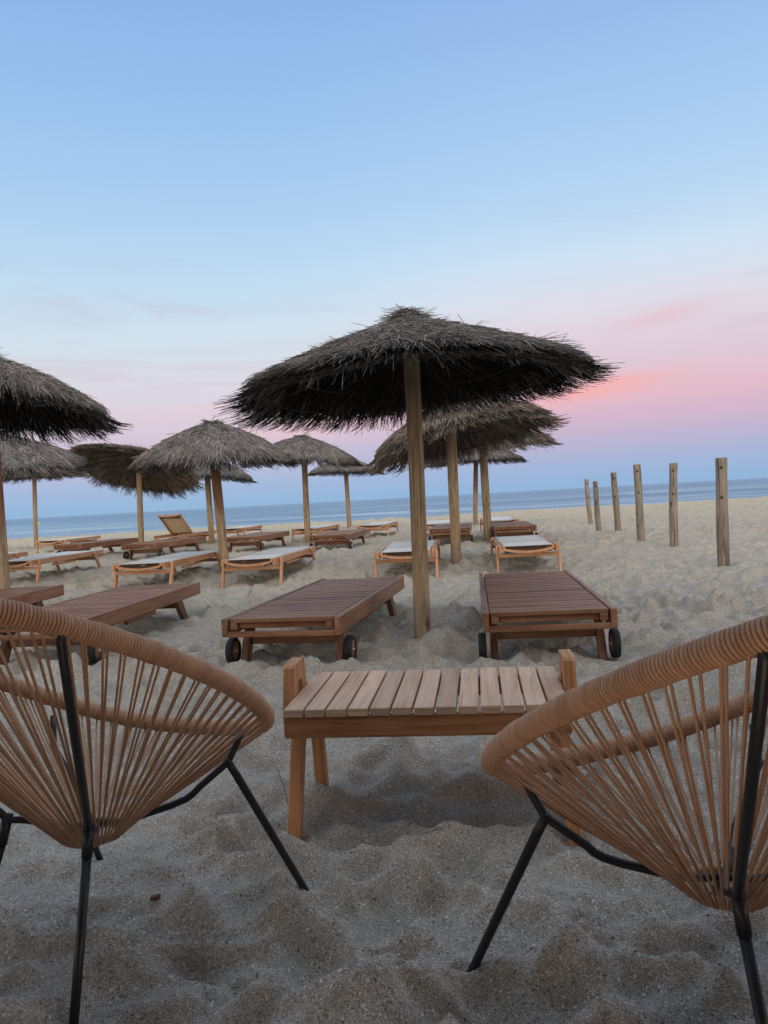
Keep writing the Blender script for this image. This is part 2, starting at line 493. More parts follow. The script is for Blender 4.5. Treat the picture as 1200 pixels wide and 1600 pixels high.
# ------------------------------------------------------------------ sea
def sea_mat():
    m, nt, b, _ = newmat('sea_water'); t = NT(nt)
    tc = t.n('ShaderNodeTexCoord').outputs['Object']
    b.inputs['Base Color'].default_value = (.030, .095, .135, 1)
    b.inputs['Roughness'].default_value = .28
    b.inputs['IOR'].default_value = 1.33; b.inputs['Specular IOR Level'].default_value = .3
    w1 = t.noise(t.mapping(tc, (.22, .75, 1), rot=(0, 0, R(6))), 1, 6, .62, dist=.4)
    w2 = t.noise(t.mapping(tc, (.9, 2.6, 1), rot=(0, 0, R(-8))), 1, 5, .6)
    w3 = t.noise(t.mapping(tc, (.03, .12, 1)), 1, 3, .5)
    h = t.math('ADD', t.math('MULTIPLY', w1, 1.0), t.math('MULTIPLY', w2, .35))
    nb = t.bump(h, 1.0, .6)
    t.l(nb, b.inputs['Normal'])
    c = t.mix(t.ramp(w3, [(.35, 0), (.65, 1)]), (.026, .140, .25), (.050, .195, .325))
    sp = t.n('ShaderNodeSeparateXYZ'); t.l(tc, sp.inputs[0])
    fl = t.noise(t.mapping(tc, (.012, .045, 1), rot=(0, 0, R(3))), 1, 10, .80, dist=.5)
    near = t.n('ShaderNodeMapRange', clamp=True); t.l(sp.outputs[1], near.inputs[0]); near.inputs[1].default_value = 260; near.inputs[2].default_value = 45
    fm = t.math('MULTIPLY', t.ramp(fl, [(.46, 0), (.60, 1)]), t.math('ADD', t.math('MULTIPLY', near.outputs[0], .8), .12))
    c = t.mix(t.math('MULTIPLY', fm, .9), c, (.42, .56, .63))  # pale flecks: foam plus sky reflections painted into the water colour
    t.l(c, b.inputs['Base Color'])
    return m
M['sea'] = sea_mat()
def build_sea():
    ys = np.concatenate([np.arange(26, 80, 1.5), 80 * 1.12 ** np.arange(0, 56)])
    xs = np.linspace(-1, 1, 41)
    X = xs[None] * (ys[:, None] * 1.6 + 40); Y = np.repeat(ys[:, None], 41, 1)
    V = np.stack([X, Y, np.full_like(X, -.62)], -1).reshape(-1, 3)
    i, j = np.meshgrid(np.arange(len(ys) - 1), np.arange(40), indexing='ij')
    F = np.stack([i * 41 + j, i * 41 + j + 1, (i + 1) * 41 + j + 1, (i + 1) * 41 + j], -1).reshape(-1, 4)
    tag(np_mesh('sea', V, F, M['sea'], None, smooth=True), kind='structure')
build_sea()

# ------------------------------------------------------------------ thatched umbrellas
def canopy(name, mat, Rr, drop, seed, n_top, n_rim, width, notches=0, under=.45, scruffy=1.0, brown=0):
    g = np.random.default_rng(seed)
    ph = g.uniform(0, 6.28, 6)
    def rimf(th):
        f = 1 + .018 * np.sin(3 * th + ph[0]) + .014 * np.sin(7 * th + ph[1]) + .012 * np.sin(17 * th + ph[2])
        for k in range(notches):
            a = ph[3] + k * 1.1
            f = f - .10 * np.exp(-((np.angle(np.exp(1j * (th - a)))) / .05) ** 2)
        return f
    def zs(s):
        if notches == 0 and name == 'canopy' and drop < .43 and n_top > 20000:
            return -drop * (.93 * s + .07 * s * s) + .03 * np.exp(-(s / .07) ** 2)
        q = (np.sqrt(s * s + .012) - .11) / .897
        return -drop * (.58 * q + .42 * q * q)
    def wob(th, s):
        return .018 * s * np.sin(2 * th + ph[4]) + .012 * s * np.sin(5 * th + ph[5])
    segs = []
    def straws(n, s0, length, lift, jitter, tilt, wd, dead=0.0, below=False, tone_lo=.0):
        nc = max(1, n // 6)
        cid = g.integers(0, nc, n)
        s0c = s0(nc)
        s0 = np.clip(s0c[cid] + g.normal(0, .025, n), .002, .95)
        th = g.uniform(0, 2 * np.pi, nc)[cid] + g.normal(0, .022, n) / np.maximum(s0, .06)
        L = length(n) * g.uniform(.75, 1.2, nc)[cid]; lf = lift(n) * .6 + lift(nc)[cid] * .4
        r0 = s0 * Rr * rimf(th)
        az = th + g.normal(0, jitter, nc)[cid] * .6 + g.normal(0, jitter, n) * .75
        d = np.stack([np.cos(az), np.sin(az)], -1)
        p0 = np.stack([r0 * np.cos(th), r0 * np.sin(th)], -1)
        pts = []
        bend = g.normal(0, .10, n)[:, None] * np.stack([-np.sin(az), np.cos(az)], -1)
        up = g.normal(0, tilt, n) + dead
        for k in range(4):
            u = k / 3.0
            q = p0 + d * (L * u)[:, None] + bend * (L * u * u)[:, None]
            rr = np.hypot(q[:, 0], q[:, 1]); tt = np.arctan2(q[:, 1], q[:, 0])
            s = rr / (Rr * rimf(tt))
            z = zs(np.minimum(s, 1.05)) + wob(tt, s) + lf + up * L * u - .12 * np.maximum(s - 1.0, 0) * Rr
            pts.append(np.stack([q[:, 0], q[:, 1], z], -1))
        P = np.stack(pts, 1)                     # n,4,3
        T = P[:, 1:] - P[:, :-1]
        T = np.concatenate([T, T[:, -1:]], 1); T /= np.linalg.norm(T, axis=2, keepdims=True) + 1e-9
        side = np.cross(T, np.array([0, 0, 1.0])); side /= np.linalg.norm(side, axis=2, keepdims=True) + 1e-9
        nrm = np.cross(side, T)
        w = wd * g.uniform(.55, 1.25, n)
        taper = np.array([.9, 1.0, .92, .6])
        V = []
        for c in range(3):
            a = 2 * np.pi * c / 3 + .5
            V.append(P + (side * np.cos(a) + nrm * np.sin(a)) * (w[:, None] * taper[None] / 2)[..., None])
        V = np.stack(V, 2)                       # n,4,3(c),3
        tone = np.clip(g.beta(2.2, 2.4, n) * .85 + g.uniform(-.15, .30, nc)[cid] * .6 + tone_lo, 0, 1)
        segs.append((V.reshape(-1, 3), n, tone))
    U = g.uniform
    # weathered straws over the top, in overlapping courses
    straws(n_top, lambda n: np.sqrt(U(.0004, .78, n)), lambda n: U(.05, .17, n) * Rr, lambda n: U(-.015, .026, n), .50, .06 * scruffy, width, tone_lo=.06)
    # tuft on the tip
    straws(n_top // 40, lambda n: U(.0, .06, n), lambda n: U(.06, .16, n) * Rr, lambda n: U(0, .03, n), 1.2, .25, width)
    # thick rim: straws run out past the edge through its whole depth
    straws(n_rim, lambda n: U(.62, .87, n), lambda n: U(.08, .165, n) * Rr, lambda n: U(-.030, .010, n), .26, .05, width, dead=.0, tone_lo=-.16)
    # loose ones that hang or stick up
    straws(n_top // 60, lambda n: np.sqrt(U(.05, .85, n)), lambda n: U(.07, .16, n) * Rr, lambda n: U(.0, .025, n), .9, .22, width * .9, dead=.06, tone_lo=.1)
    straws(n_top // 700, lambda n: np.sqrt(U(.1, .8, n)), lambda n: U(.12, .24, n) * Rr, lambda n: U(.01, .03, n), .7, .15, width * .8, dead=.22, tone_lo=.0)
    straws(n_rim // 12, lambda n: U(.74, .95, n), lambda n: U(.05, .12, n) * Rr, lambda n: U(-.04, -.02, n), .4, .25, width * .8, dead=-.40)
    # underside: shade painted in by pushing the straw tone darker
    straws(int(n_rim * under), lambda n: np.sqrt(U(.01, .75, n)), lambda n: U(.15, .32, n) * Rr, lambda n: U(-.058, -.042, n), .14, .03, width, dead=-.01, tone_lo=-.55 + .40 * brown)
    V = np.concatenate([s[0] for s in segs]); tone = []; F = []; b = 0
    for v, n, tn in segs:
        base = b + np.arange(n)[:, None] * 12
        for k in range(3):
            for c in range(3):
                c2 = (c + 1) % 3
                F.append(np.concatenate([base + k * 3 + c, base + k * 3 + c2, base + k * 3 + 3 + c2, base + k * 3 + 3 + c], 1))
                tone.append(tn)
        b += n * 12
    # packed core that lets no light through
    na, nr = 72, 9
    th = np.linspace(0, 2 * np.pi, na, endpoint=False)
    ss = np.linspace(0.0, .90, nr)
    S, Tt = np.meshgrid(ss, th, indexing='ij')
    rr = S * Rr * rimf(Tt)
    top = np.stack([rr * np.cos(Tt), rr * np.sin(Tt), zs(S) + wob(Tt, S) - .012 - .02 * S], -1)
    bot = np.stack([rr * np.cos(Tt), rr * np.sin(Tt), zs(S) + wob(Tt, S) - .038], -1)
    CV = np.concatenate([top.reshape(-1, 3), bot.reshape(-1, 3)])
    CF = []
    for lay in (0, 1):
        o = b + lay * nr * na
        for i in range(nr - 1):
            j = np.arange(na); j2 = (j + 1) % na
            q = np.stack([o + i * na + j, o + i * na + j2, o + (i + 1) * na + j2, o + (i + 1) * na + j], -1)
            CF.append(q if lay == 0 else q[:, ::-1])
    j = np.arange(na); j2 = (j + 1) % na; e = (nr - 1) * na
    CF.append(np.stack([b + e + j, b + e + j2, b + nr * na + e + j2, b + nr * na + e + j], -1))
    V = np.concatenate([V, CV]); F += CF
    tone.append(np.full(sum(len(c) for c in CF), .05 + .15 * brown))  # dark core tone, part of the painted underside shade
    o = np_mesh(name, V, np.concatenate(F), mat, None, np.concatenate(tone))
    return o, zs, rimf

def hoops(parent, zs, Rr):
    for s in (.38, .66, .88):
        pts = [(s * Rr * math.cos(a), s * Rr * math.sin(a), zs(s) - .112 + .006 * math.sin(5 * a)) for a in np.linspace(0, 2 * math.pi, 49)[:-1]]
        MB().tube(pts, .0045, 5, closed=True).build('wire_hoop', M['wire'], parent)

def pole_mesh(h, r, seed, bend=.012):
    g = random.Random(seed)
    pts, rr = [], []
    n = 26
    a1, a2 = g.uniform(0, 6), g.uniform(0, 6)
    for i in range(n):
        u = i / (n - 1)
        pts.append((bend * math.sin(u * 2.6 + a1) - bend * math.sin(a1), bend * math.sin(u * 2.1 + a2) - bend * math.sin(a2), -.25 + u * (h + .25)))
        rr.append(r * (1.03 - .06 * u) * (1 + .02 * math.sin(u * 9 + a1) + g.uniform(-.006, .006)))
    return MB().tube(pts, rr, 20, tone=g.random())

UMB = 'thatched beach umbrellas'
protos = {}
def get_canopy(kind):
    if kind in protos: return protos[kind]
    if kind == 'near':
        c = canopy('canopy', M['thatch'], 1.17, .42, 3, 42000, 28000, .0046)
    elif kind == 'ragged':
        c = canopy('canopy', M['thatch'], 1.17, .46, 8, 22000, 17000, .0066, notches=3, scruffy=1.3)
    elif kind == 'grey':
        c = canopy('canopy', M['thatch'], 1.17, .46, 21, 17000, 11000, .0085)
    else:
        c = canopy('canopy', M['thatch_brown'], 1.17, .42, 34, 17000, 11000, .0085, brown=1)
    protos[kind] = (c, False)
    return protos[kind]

def umbrella(x, y, zrim, rad, tiltx, tilty, label, kind='grey', r=.052, red=False, spin=0, lean=(0, 0), seed=1, zpeak=None):
    """tiltx: rise per metre to the right, tilty: rise per metre away from the seats"""
    root = empty('beach_umbrella', (x, y, hz(x, y)))
    tag(root, label, 'umbrella', UMB)
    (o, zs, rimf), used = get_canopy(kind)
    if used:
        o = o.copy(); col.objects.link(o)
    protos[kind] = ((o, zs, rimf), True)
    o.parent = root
    k = rad / 1.17
    drop = -zs(1.0)
    zp = (zrim + drop * k if zpeak is None else zpeak) - hz(x, y)
    kz = ((zpeak - zrim) / drop) if zpeak else k
    px, py = lean
    o.location = (px, py, zp - .03)
    n = Vector((-tiltx, -tilty, 1)).normalized()
    q = Vector((0, 0, 1)).rotation_difference(n) @ Euler((0, 0, spin)).to_quaternion()
    o.rotation_mode = 'QUATERNION'; o.rotation_quaternion = q
    o.scale = (k, k, kz)
    ho = empty('hoop_frame', (px, py, zp - .03)) if False else None
    for s in (.38, .66, .88):
        pts = []
        for a in np.linspace(0, 2 * math.pi, 49)[:-1]:
            p = Vector((s * 1.17 * math.cos(a) * k, s * 1.17 * math.sin(a) * k, (zs(s) - .066) * kz))
            p = q @ p
            pts.append((p.x + px, p.y + py, p.z + zp - .03))
        MB().tube(pts, .0045, 5, closed=True).build('wire_hoop', M['wire'], root)
    pm = pole_mesh(zp - .07, r, seed)
    # shear the pole so that it reaches the canopy's centre
    h = zp
    pm.v = [Vector((p[0] + px * max(p[2], -.25) / h, p[1] + py * max(p[2], -.25) / h, p[2])) for p in pm.v]
    pm.build('pole', M['red_pole' if red else 'pole'], root)
    return root

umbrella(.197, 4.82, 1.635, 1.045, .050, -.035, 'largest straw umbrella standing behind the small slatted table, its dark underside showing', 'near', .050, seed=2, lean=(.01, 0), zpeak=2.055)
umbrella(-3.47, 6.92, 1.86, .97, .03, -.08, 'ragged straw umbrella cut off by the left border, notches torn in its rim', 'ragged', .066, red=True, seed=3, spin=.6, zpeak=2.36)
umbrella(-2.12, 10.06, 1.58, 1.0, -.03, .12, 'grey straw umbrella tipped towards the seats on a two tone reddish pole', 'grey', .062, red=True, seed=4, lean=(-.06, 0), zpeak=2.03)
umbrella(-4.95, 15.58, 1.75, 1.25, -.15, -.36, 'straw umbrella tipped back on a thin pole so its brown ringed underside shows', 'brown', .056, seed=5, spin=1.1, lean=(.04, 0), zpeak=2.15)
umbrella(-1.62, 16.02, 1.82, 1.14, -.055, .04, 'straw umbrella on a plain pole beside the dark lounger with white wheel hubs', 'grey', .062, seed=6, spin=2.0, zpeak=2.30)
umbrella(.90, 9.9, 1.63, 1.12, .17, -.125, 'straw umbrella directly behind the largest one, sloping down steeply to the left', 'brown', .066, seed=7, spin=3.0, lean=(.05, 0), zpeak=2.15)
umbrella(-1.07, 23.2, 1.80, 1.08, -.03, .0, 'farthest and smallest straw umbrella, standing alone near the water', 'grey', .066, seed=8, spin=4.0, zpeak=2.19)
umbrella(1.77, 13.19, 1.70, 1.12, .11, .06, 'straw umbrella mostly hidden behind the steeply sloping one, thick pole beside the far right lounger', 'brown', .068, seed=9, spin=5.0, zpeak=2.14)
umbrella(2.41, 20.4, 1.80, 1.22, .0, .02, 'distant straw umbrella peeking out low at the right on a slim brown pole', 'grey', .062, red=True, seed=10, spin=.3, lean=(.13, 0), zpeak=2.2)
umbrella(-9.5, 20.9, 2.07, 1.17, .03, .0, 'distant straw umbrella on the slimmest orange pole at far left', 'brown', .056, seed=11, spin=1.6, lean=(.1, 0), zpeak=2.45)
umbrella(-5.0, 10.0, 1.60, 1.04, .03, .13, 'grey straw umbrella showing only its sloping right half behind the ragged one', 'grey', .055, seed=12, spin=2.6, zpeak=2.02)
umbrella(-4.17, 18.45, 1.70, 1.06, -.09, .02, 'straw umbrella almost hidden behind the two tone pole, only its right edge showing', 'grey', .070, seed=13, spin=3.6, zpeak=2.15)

# ------------------------------------------------------------------ loungers
def make_dark_lounger(hub='dark_teak'):
    """origin on the sand under the middle of the wheeled end; +Y runs towards the sea"""
    root = empty('slatted_lounger')
    W, L, zt = .675, 2.02, .285
    hw = W / 2
    for s in (-1, 1):
        MB().beam((s * (hw - .016), 0, zt - .05), (s * (hw - .016), L, zt - .05), .032, .10, ch=.004).build('side_rail', M['dark_teak'], root)
    MB().beam((-hw + .033, .02, zt - .088), (hw - .033, .02, zt - .088), .03, .030).build('end_rail', M['dark_teak'], root)
    MB().beam((-hw + .033, L - .03, zt - .06), (hw - .033, L - .03, zt - .06), .03, .06).build('end_rail', M['dark_teak'], root)
    # backrest and seat: slats on two inner battens
    for a, b_ in ((.012, .80), (.812, L - .05)):
        m = MB()
        n = int(round((b_ - a) / .088))
        pitch = (b_ - a) / n
        for i in range(n):
            y = a + pitch * (i + .5)
            big = (a < .1 and i == 0)
            m.beam((-hw + .038, y, zt - .014), (hw - .038, y, zt - .014), .064 if not big else .066, .024 if not big else .026, ch=.004, tone=random.random())
        for s in (-1, 1):
            m.beam((s * (hw - .062), a + .004, zt - .045), (s * (hw - .062), b_ - .004, zt - .045), .040, .036, ch=.003)
        if a < .1: m.beam((-hw + .085, .06, zt - .045), (hw - .085, .06, zt - .045), .03, .03)
        m.build('backrest' if a < .1 else 'seat', M['dark_teak'], root)
    # wheeled legs
    for s in (-1, 1):
        x = s * (hw - .055)
        MB().beam((x, .30, zt - .06), (x, .17, -.02), .040, .080, up=(0, 1, .4), ch=.004, h1=.065).build('leg', M['dark_teak'], root)
        wx = s * (hw + .008)
        wh = MB().lathe((wx, .165, .077), (1, 0, 0), [(.055, -.021), (.070, -.021), (.077, -.016), (.0785, 0), (.077, .016), (.070, .021), (.055, .021)], 28).build('wheel', M['rubber'], root)
        MB().lathe((wx, .165, .077), (1, 0, 0), [(0, -.018), (.056, -.018), (.057, 0), (.056, .018), (0, .018)], 28).build('hub', M[hub], wh)
        MB().lathe((wx, .165, .077), (1, 0, 0), [(0, -.026), (.009, -.026), (.009, .026), (0, .026)], 10).build('bolt', M['steel'], wh)
        # far legs lean out towards the foot end
        MB().beam((x, L - .42, zt - .05), (x, L - .20, -.06), .040, .085, up=(0, 1, .8), ch=.004, h1=.070).build('leg', M['dark_teak'], root)
        MB().beam((s * (hw - .06), .72, zt - .125), (s * (hw - .06), 1.20, zt - .125), .028, .038).build('backrest_track', M['dark_teak'], root)
    MB().beam((-hw + .078, .245, zt - .150), (hw - .078, .245, zt - .150), .024, .066).build('stretcher', M['dark_teak'], root)
    MB().beam((-hw + .078, L - .30, zt - .145), (hw - .078, L - .30, zt - .145), .024, .06).build('stretcher', M['dark_teak'], root)
    return root

def make_sling_lounger(raised=False):
    root = empty('sling_lounger')
    W, L, zt = .71, 2.0, .285
    hw = W / 2
    for s in (-1, 1):
        MB().beam((s * (hw - .050), 0, zt - .032), (s * (hw - .050), L, zt - .032), .030, .070, ch=.004).build('side_rail', M['light_teak'], root)
        x = s * (hw - .0145)
        MB().beam((x, .17, zt + .002), (x, .055, -.09), .027, .060, up=(0, 1, .4), ch=.004, h1=.045).build('leg', M['light_teak'], root)
        MB().beam((x, L - .36, zt - .004), (x, L - .13, -.09), .027, .062, up=(0, 1, .8), ch=.004, h1=.05).build('leg', M['light_teak'], root)
        MB().beam((s * (hw - .082), .60, zt - .10), (s * (hw - .082), 1.2, zt - .10), .024, .030).build('backrest_track', M['light_teak'], root)
    MB().beam((-hw + .03, .10, zt - .105), (hw - .03, .10, zt - .105), .022, .040).build('stretcher', M['light_teak'], root)
    MB().beam((-hw + .03, L - .24, zt - .11), (hw - .03, L - .24, zt - .11), .022, .045).build('stretcher', M['light_teak'], root)
    MB().beam((-hw + .066, .78, zt - .06), (hw - .066, .78, zt - .06), .025, .035).build('crossbar', M['light_teak'], root)
    MB().beam((-hw + .066, L - .02, zt - .05), (hw - .066, L - .02, zt - .05), .03, .05).build('crossbar', M['light_teak'], root)
    # hinged backrest: two stiles, a bowed head rail and the sling
    hinge = Vector((0, .80, zt - .02))
    back = empty('backrest'); back.parent = root; back.location = hinge
    if raised: back.rotation_euler = (R(-38), 0, 0)
    iw = hw - .088
    y0 = -.795
    for s in (-1, 1):
        MB().beam((s * iw, y0, 0), (s * iw, -.01, 0), .026, .036).build('stile', M['light_teak'], back)
    pts = [(x, y0 + .018, -.012 - .034 * (1 - (x / iw) ** 2)) for x in np.linspace(-iw + .012, iw - .012, 13)]
    hr = MB()
    for a, b_ in zip(pts[:-1], pts[1:]): hr.beam(a, b_, .034, .026, ch=.0008, tone=.5)
    hr.build('head_rail', M['light_teak'], back)
    MB().beam((-iw + .014, y0 + .075, -.028), (iw - .014, y0 + .075, -.028), .012, .046).build('gap_shade_bar', M['dark_gap'], back)  # dark bar standing in for the shaded gap below the sling
    def sling(ya, yb, x, zz, sag):
        n1, n2 = 14, 10
        V, F = [], []
        for lay, off in ((0, 0), (1, -.004)):
            for i in range(n1 + 1):
                for j in range(n2 + 1):
                    u, w_ = i / n1, j / n2
                    V.append((x * (2 * w_ - 1), ya + (yb - ya) * u, zz + off - sag * (1 - (2 * w_ - 1) ** 2) * math.sin(math.pi * min(max(u, .04), .96))))
        k = n2 + 1; N = (n1 + 1) * k
        for i in range(n1):
            for j in range(n2):
                a = i * k + j
                F.append([a, a + 1, a + k + 1, a + k]); F.append([N + a + k, N + a + k + 1, N + a + 1, N + a])
        for i in range(n1):
            for j in (0, n2):
                a = i * k + j; F.append([a, a + k, N + a + k, N + a])
        for j in range(n2):
            for i in (0, n1):
                a = i * k + j; F.append([a, a + 1, N + a + 1, N + a])
        return V, F
    V, F = sling(y0 + .05, -.01, iw + .004, .024, .012)
    mesh_obj('sling', V, F, M['beige_fabric' if raised else 'fabric'], back, sm=[True] * len(F))
    V, F = sling(.805, L - .03, hw - .068, zt + .006, .014)
    mesh_obj('seat_sling', V, F, M['fabric'], root, sm=[True] * len(F))
    return root

DARK, LIGHT = 'dark slatted loungers on wheels', 'pale sling loungers with light wood frames'
dark_spots = [  # x, y of the near end, yaw, lift, label
    (.812, 3.90, -6.6, 0, 'dark slatted wheeled lounger to the right of the largest umbrella pole', 'a'),
    (-.60, 4.16, -11.4, 0, 'dark slatted wheeled lounger to the left of the largest umbrella pole, brown wheel hub showing', 'a'),
    (-2.15, 4.52, -6.5, 0, 'dark slatted lounger seen behind and through the cords of the left chair', 'a'),
    (-3.42, 4.98, -4.0, .0, 'dark lounger of which only the foot end shows past the ragged umbrella pole', 'a'),
    (2.12, 12.45, -5.0, .0, 'reddish dark lounger in front of the right far sling lounger, nearest the row of posts', 'a'),
    (1.05, 12.45, -7.0, .02, 'reddish dark lounger crossed by the pole behind the largest umbrella', 'a'),
    (-.95, 12.85, -8.5, 0, 'dark lounger with white wheel hub left of the largest pole', 'w'),
    (-2.66, 14.1, -9.5, 0, 'dark lounger with black wheel seen right of the two tone pole', 'a'),
    (-4.35, 13.5, -12.5, 0, 'dark lounger in front of the sling chair with the raised back', 'a'),
    (-6.30, 15.2, -17.0, 0, 'dark lounger end on behind the leftmost pale loungers, its long rail half hidden', 'a'),
]
da = dw = None
for x, y, yaw, dz, lab, k in dark_spots:
    if k == 'w': o = make_dark_lounger('white_hub')
    elif da is None: o = da = make_dark_lounger()
    else: o = copy_tree(da)
    yy = R(yaw); cx, cy = x - math.sin(yy) * 1.0, y + math.cos(yy) * 1.0
    o.location = (x, y, float(base_z(np.array(cx), np.array(cy))) + dz); o.rotation_euler = (0, 0, yy)
    o['label'] = lab; o['category'] = 'sun lounger'; o['group'] = DARK
light_spots = [
    (1.565, 8.42, -5.8, 0, 'pale sling lounger in the second row, rightmost of the row, behind the right dark lounger'),
    (.205, 8.45, -5.2, .005, 'pale sling lounger in the second row, crossed by the largest umbrella pole'),
    (-1.55, 8.60, -8.0, 0, 'pale sling lounger in the second row whose near legs flank the two tone pole'),
    (-2.85, 8.80, -8.0, 0, 'pale sling lounger in the second row, left of the two tone pole'),
    (-5.02, 10.2, -7.0, 0, 'pale sling lounger in the second row, beside the ragged umbrella pole at left'),
    (2.25, 14.75, -5.0, .02, 'white sling lounger just visible beyond the reddish lounger nearest the posts'),
    (1.02, 14.75, -6.0, .02, 'white sling lounger just visible beyond the reddish lounger crossed by a pole'),
    (-.28, 16.6, -8.0, 0, 'small far sling lounger to the right of the dark lounger with white hub'),
    (-1.72, 16.7, -9.0, 0, 'far sling lounger whose head end shows behind the umbrella pole with white hub lounger'),
    (-7.95, 18.1, -6.0, 0, 'far sling lounger beside the slimmest orange pole at left'),
    (-6.55, 10.9, -7.0, 0, 'pale sling lounger foot end showing between the ragged pole and the orange pole'),
    (-4.0, 19.9, -6.0, 0, 'far sling lounger mostly hidden behind the two tone pole'),
]
la = None
for x, y, yaw, dz, lab in light_spots:
    if la is None: o = la = make_sling_lounger()
    else: o = copy_tree(la)
    yy = R(yaw); cx, cy = x - math.sin(yy) * 1.0, y + math.cos(yy) * 1.0
    o.location = (x, y, float(base_z(np.array(cx), np.array(cy))) + dz); o.rotation_euler = (0, 0, yy)
    o['label'] = lab; o['category'] = 'sun lounger'; o['group'] = LIGHT
o = make_sling_lounger(True)
o.location = (-4.93, 17.3, .06); o.rotation_euler = (0, 0, R(-12))
tag(o, 'sling lounger with its beige backrest raised, the only one not lying flat', 'sun lounger', LIGHT)

# ------------------------------------------------------------------ posts
posts = [(3.63, 8.26, 1.18, .062, .014, 'nearest, thickest and tallest of the bare wooden posts, far right'),
         (3.98, 10.6, 1.15, .056, .04, 'straight bare wooden post, second in the row from the right'),
         (3.87, 11.6, 1.17, .056, -.03, 'bare wooden post leaning left, third in the row from the right'),
         (4.12, 13.6, 1.10, .054, -.02, 'knotty bare wooden post, fourth in the row from the right'),
         (4.22, 15.15, .99, .052, -.03, 'short bare wooden post, second farthest of the row'),
         (4.74, 17.7, 1.05, .050, -.04, 'farthest and thinnest of the bare wooden posts, nearest the water')]
def hole(m, x, z, r, y):
    m.lathe((x, y, z), (0, 1, 0), [(0, -.001), (r * .9, -.001), (r, .0005), (r * .98, .006)], 14)
for i, (x, y, h, r, lean, lab) in enumerate(posts):
    root = empty('wooden_post', (x, y, hz(x, y)))
    tag(root, lab, 'post', 'row of bare wooden posts')
    g = random.Random(40 + i)
    pts, rr = [], []
    a = g.uniform(0, 6)
    n = 34
    for k in range(n):
        u = k / (n - 1)
        z = -.3 + u * (h + .3)
        pts.append((lean * max(z, 0) / h + .010 * math.sin(u * 4 + a), .010 * math.sin(u * 3 + a), z))
        rr.append(r * (1.06 - .12 * u) * (1 + .035 * math.sin(u * 11 + a) + g.uniform(-.012, .012)))
    pts.append((pts[-1][0], pts[-1][1], h + .004)); rr.append(rr[-1] * .93)
    MB().tube(pts, rr, 18).build('log', M['post'], root)
    hm = MB()
    for zz in (h - .10, h - .42):
        u = (zz + .3) / (h + .3); k = int(u * (n - 1))
        c = pts[k]
        # bored hole: a dark plug set into the face turned to the seats
        d = Vector((-c[0] - x, -y, 0)).normalized()
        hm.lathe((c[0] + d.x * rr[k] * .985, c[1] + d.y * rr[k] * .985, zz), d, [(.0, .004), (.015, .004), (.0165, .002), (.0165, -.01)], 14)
    hm.build('bored_hole', M['dark_gap'], root)

# ------------------------------------------------------------------ table
def make_table():
    root = empty('side_table', (.101, 2.199, 0), R(-6.9))
    tag(root, 'low wooden slatted table with raised handle ends between the two cord chairs', 'table')
    W, D, zt = .752, .43, .356
    n = 13; pitch = W / n
    for i in range(n):
        x = -W / 2 + pitch * (i + .5)
        MB().beam((x, -D / 2 - .004 + random.uniform(-.002, .002), zt - .011), (x, D / 2, zt - .011 + random.uniform(-.001, .001)), pitch - .0062, .022, ch=.002).build('slat', M['table_slat'], root)
    for s in (-1, 1):
        MB().beam((-W / 2 + .0, s * (D / 2 - .014), zt - .051), (W / 2, s * (D / 2 - .014), zt - .051), .026, .056, ch=.003).build('apron', M['table_frame'], root)
    for s in (-1, 1):
        x0 = s * (W / 2 - .02)
        for q in (-1, 1):
            # legs: wide boards leaning together under the handle
            MB().beam((x0 + s * .016, q * (.5 * .405), -.05), (x0 + s * .002, q * .095, zt - .03), .036, .044, up=(0, 1, 0), ch=.004).build('leg', M['table_frame'], root)
        MB().beam((x0 - s * .02, -D / 2 + .03, zt - .053), (x0 - s * .02, D / 2 - .03, zt - .053), .02, .05).build('end_rail', M['table_frame'], root)
        # handle block: trapezoid with a finger slot
        a = s * (W / 2 + .016) - .016
        zb, zh = zt - .06, zt + .083
        m = MB()
        m.prism([(a, -.098, zb), (a, -.036, zb), (a, -.024, zt + .030), (a, .024, zt + .030), (a, .036, zb), (a, .098, zb), (a, .064, zh - .008), (a, .055, zh), (a, -.055, zh), (a, -.064, zh - .008)], (0, 0, 0), (.032, 0, 0), tone=.6)
        m.build('handle', M['table_frame'], root)
    return root
make_table()

# ------------------------------------------------------------------ cord chairs
Q = dict(a=.335, ys=.015, zs=.566, yf=.367, zf=.358, yb=-.553, zb=.822, p=.62, e=-.087, k=-.149, yr=.007, zr=.249, rr=.058, tb=2.308)
def rim_pt(t):
    s, c = math.sin(t), math.cos(t)
    def quad(f, m, b): return m + (f - b) / 2 * c + ((f + b) / 2 - m) * c * c
    x = Q['a'] * math.copysign(abs(s) ** Q['p'], s) * (1 + Q['e'] * c)
    return Vector((x, quad(Q['yf'], Q['ys'], Q['yb']), quad(Q['zf'], Q['zs'], Q['zb']) + Q['k'] * .1 * s * s * c))
def rim_curve(n):
    dense = [rim_pt(t) for t in np.linspace(0, 2 * math.pi, 6001)]
    P = np.array(dense)
    # soften the squarish front and back
    L = np.concatenate([[0], np.cumsum(np.linalg.norm(np.diff(P, axis=0), axis=1))])
    u = np.linspace(0, L[-1], n, endpoint=False)
    C = np.stack([np.interp(u, L, P[:, k]) for k in range(3)], 1)
    w = max(3, n // 60)
    ker = np.hanning(2 * w + 1); ker /= ker.sum()
    for k in range(3):
        C[:, k] = np.convolve(np.concatenate([C[-w:, k], C[:, k], C[:w, k]]), ker, 'valid')
    return C, L[-1]
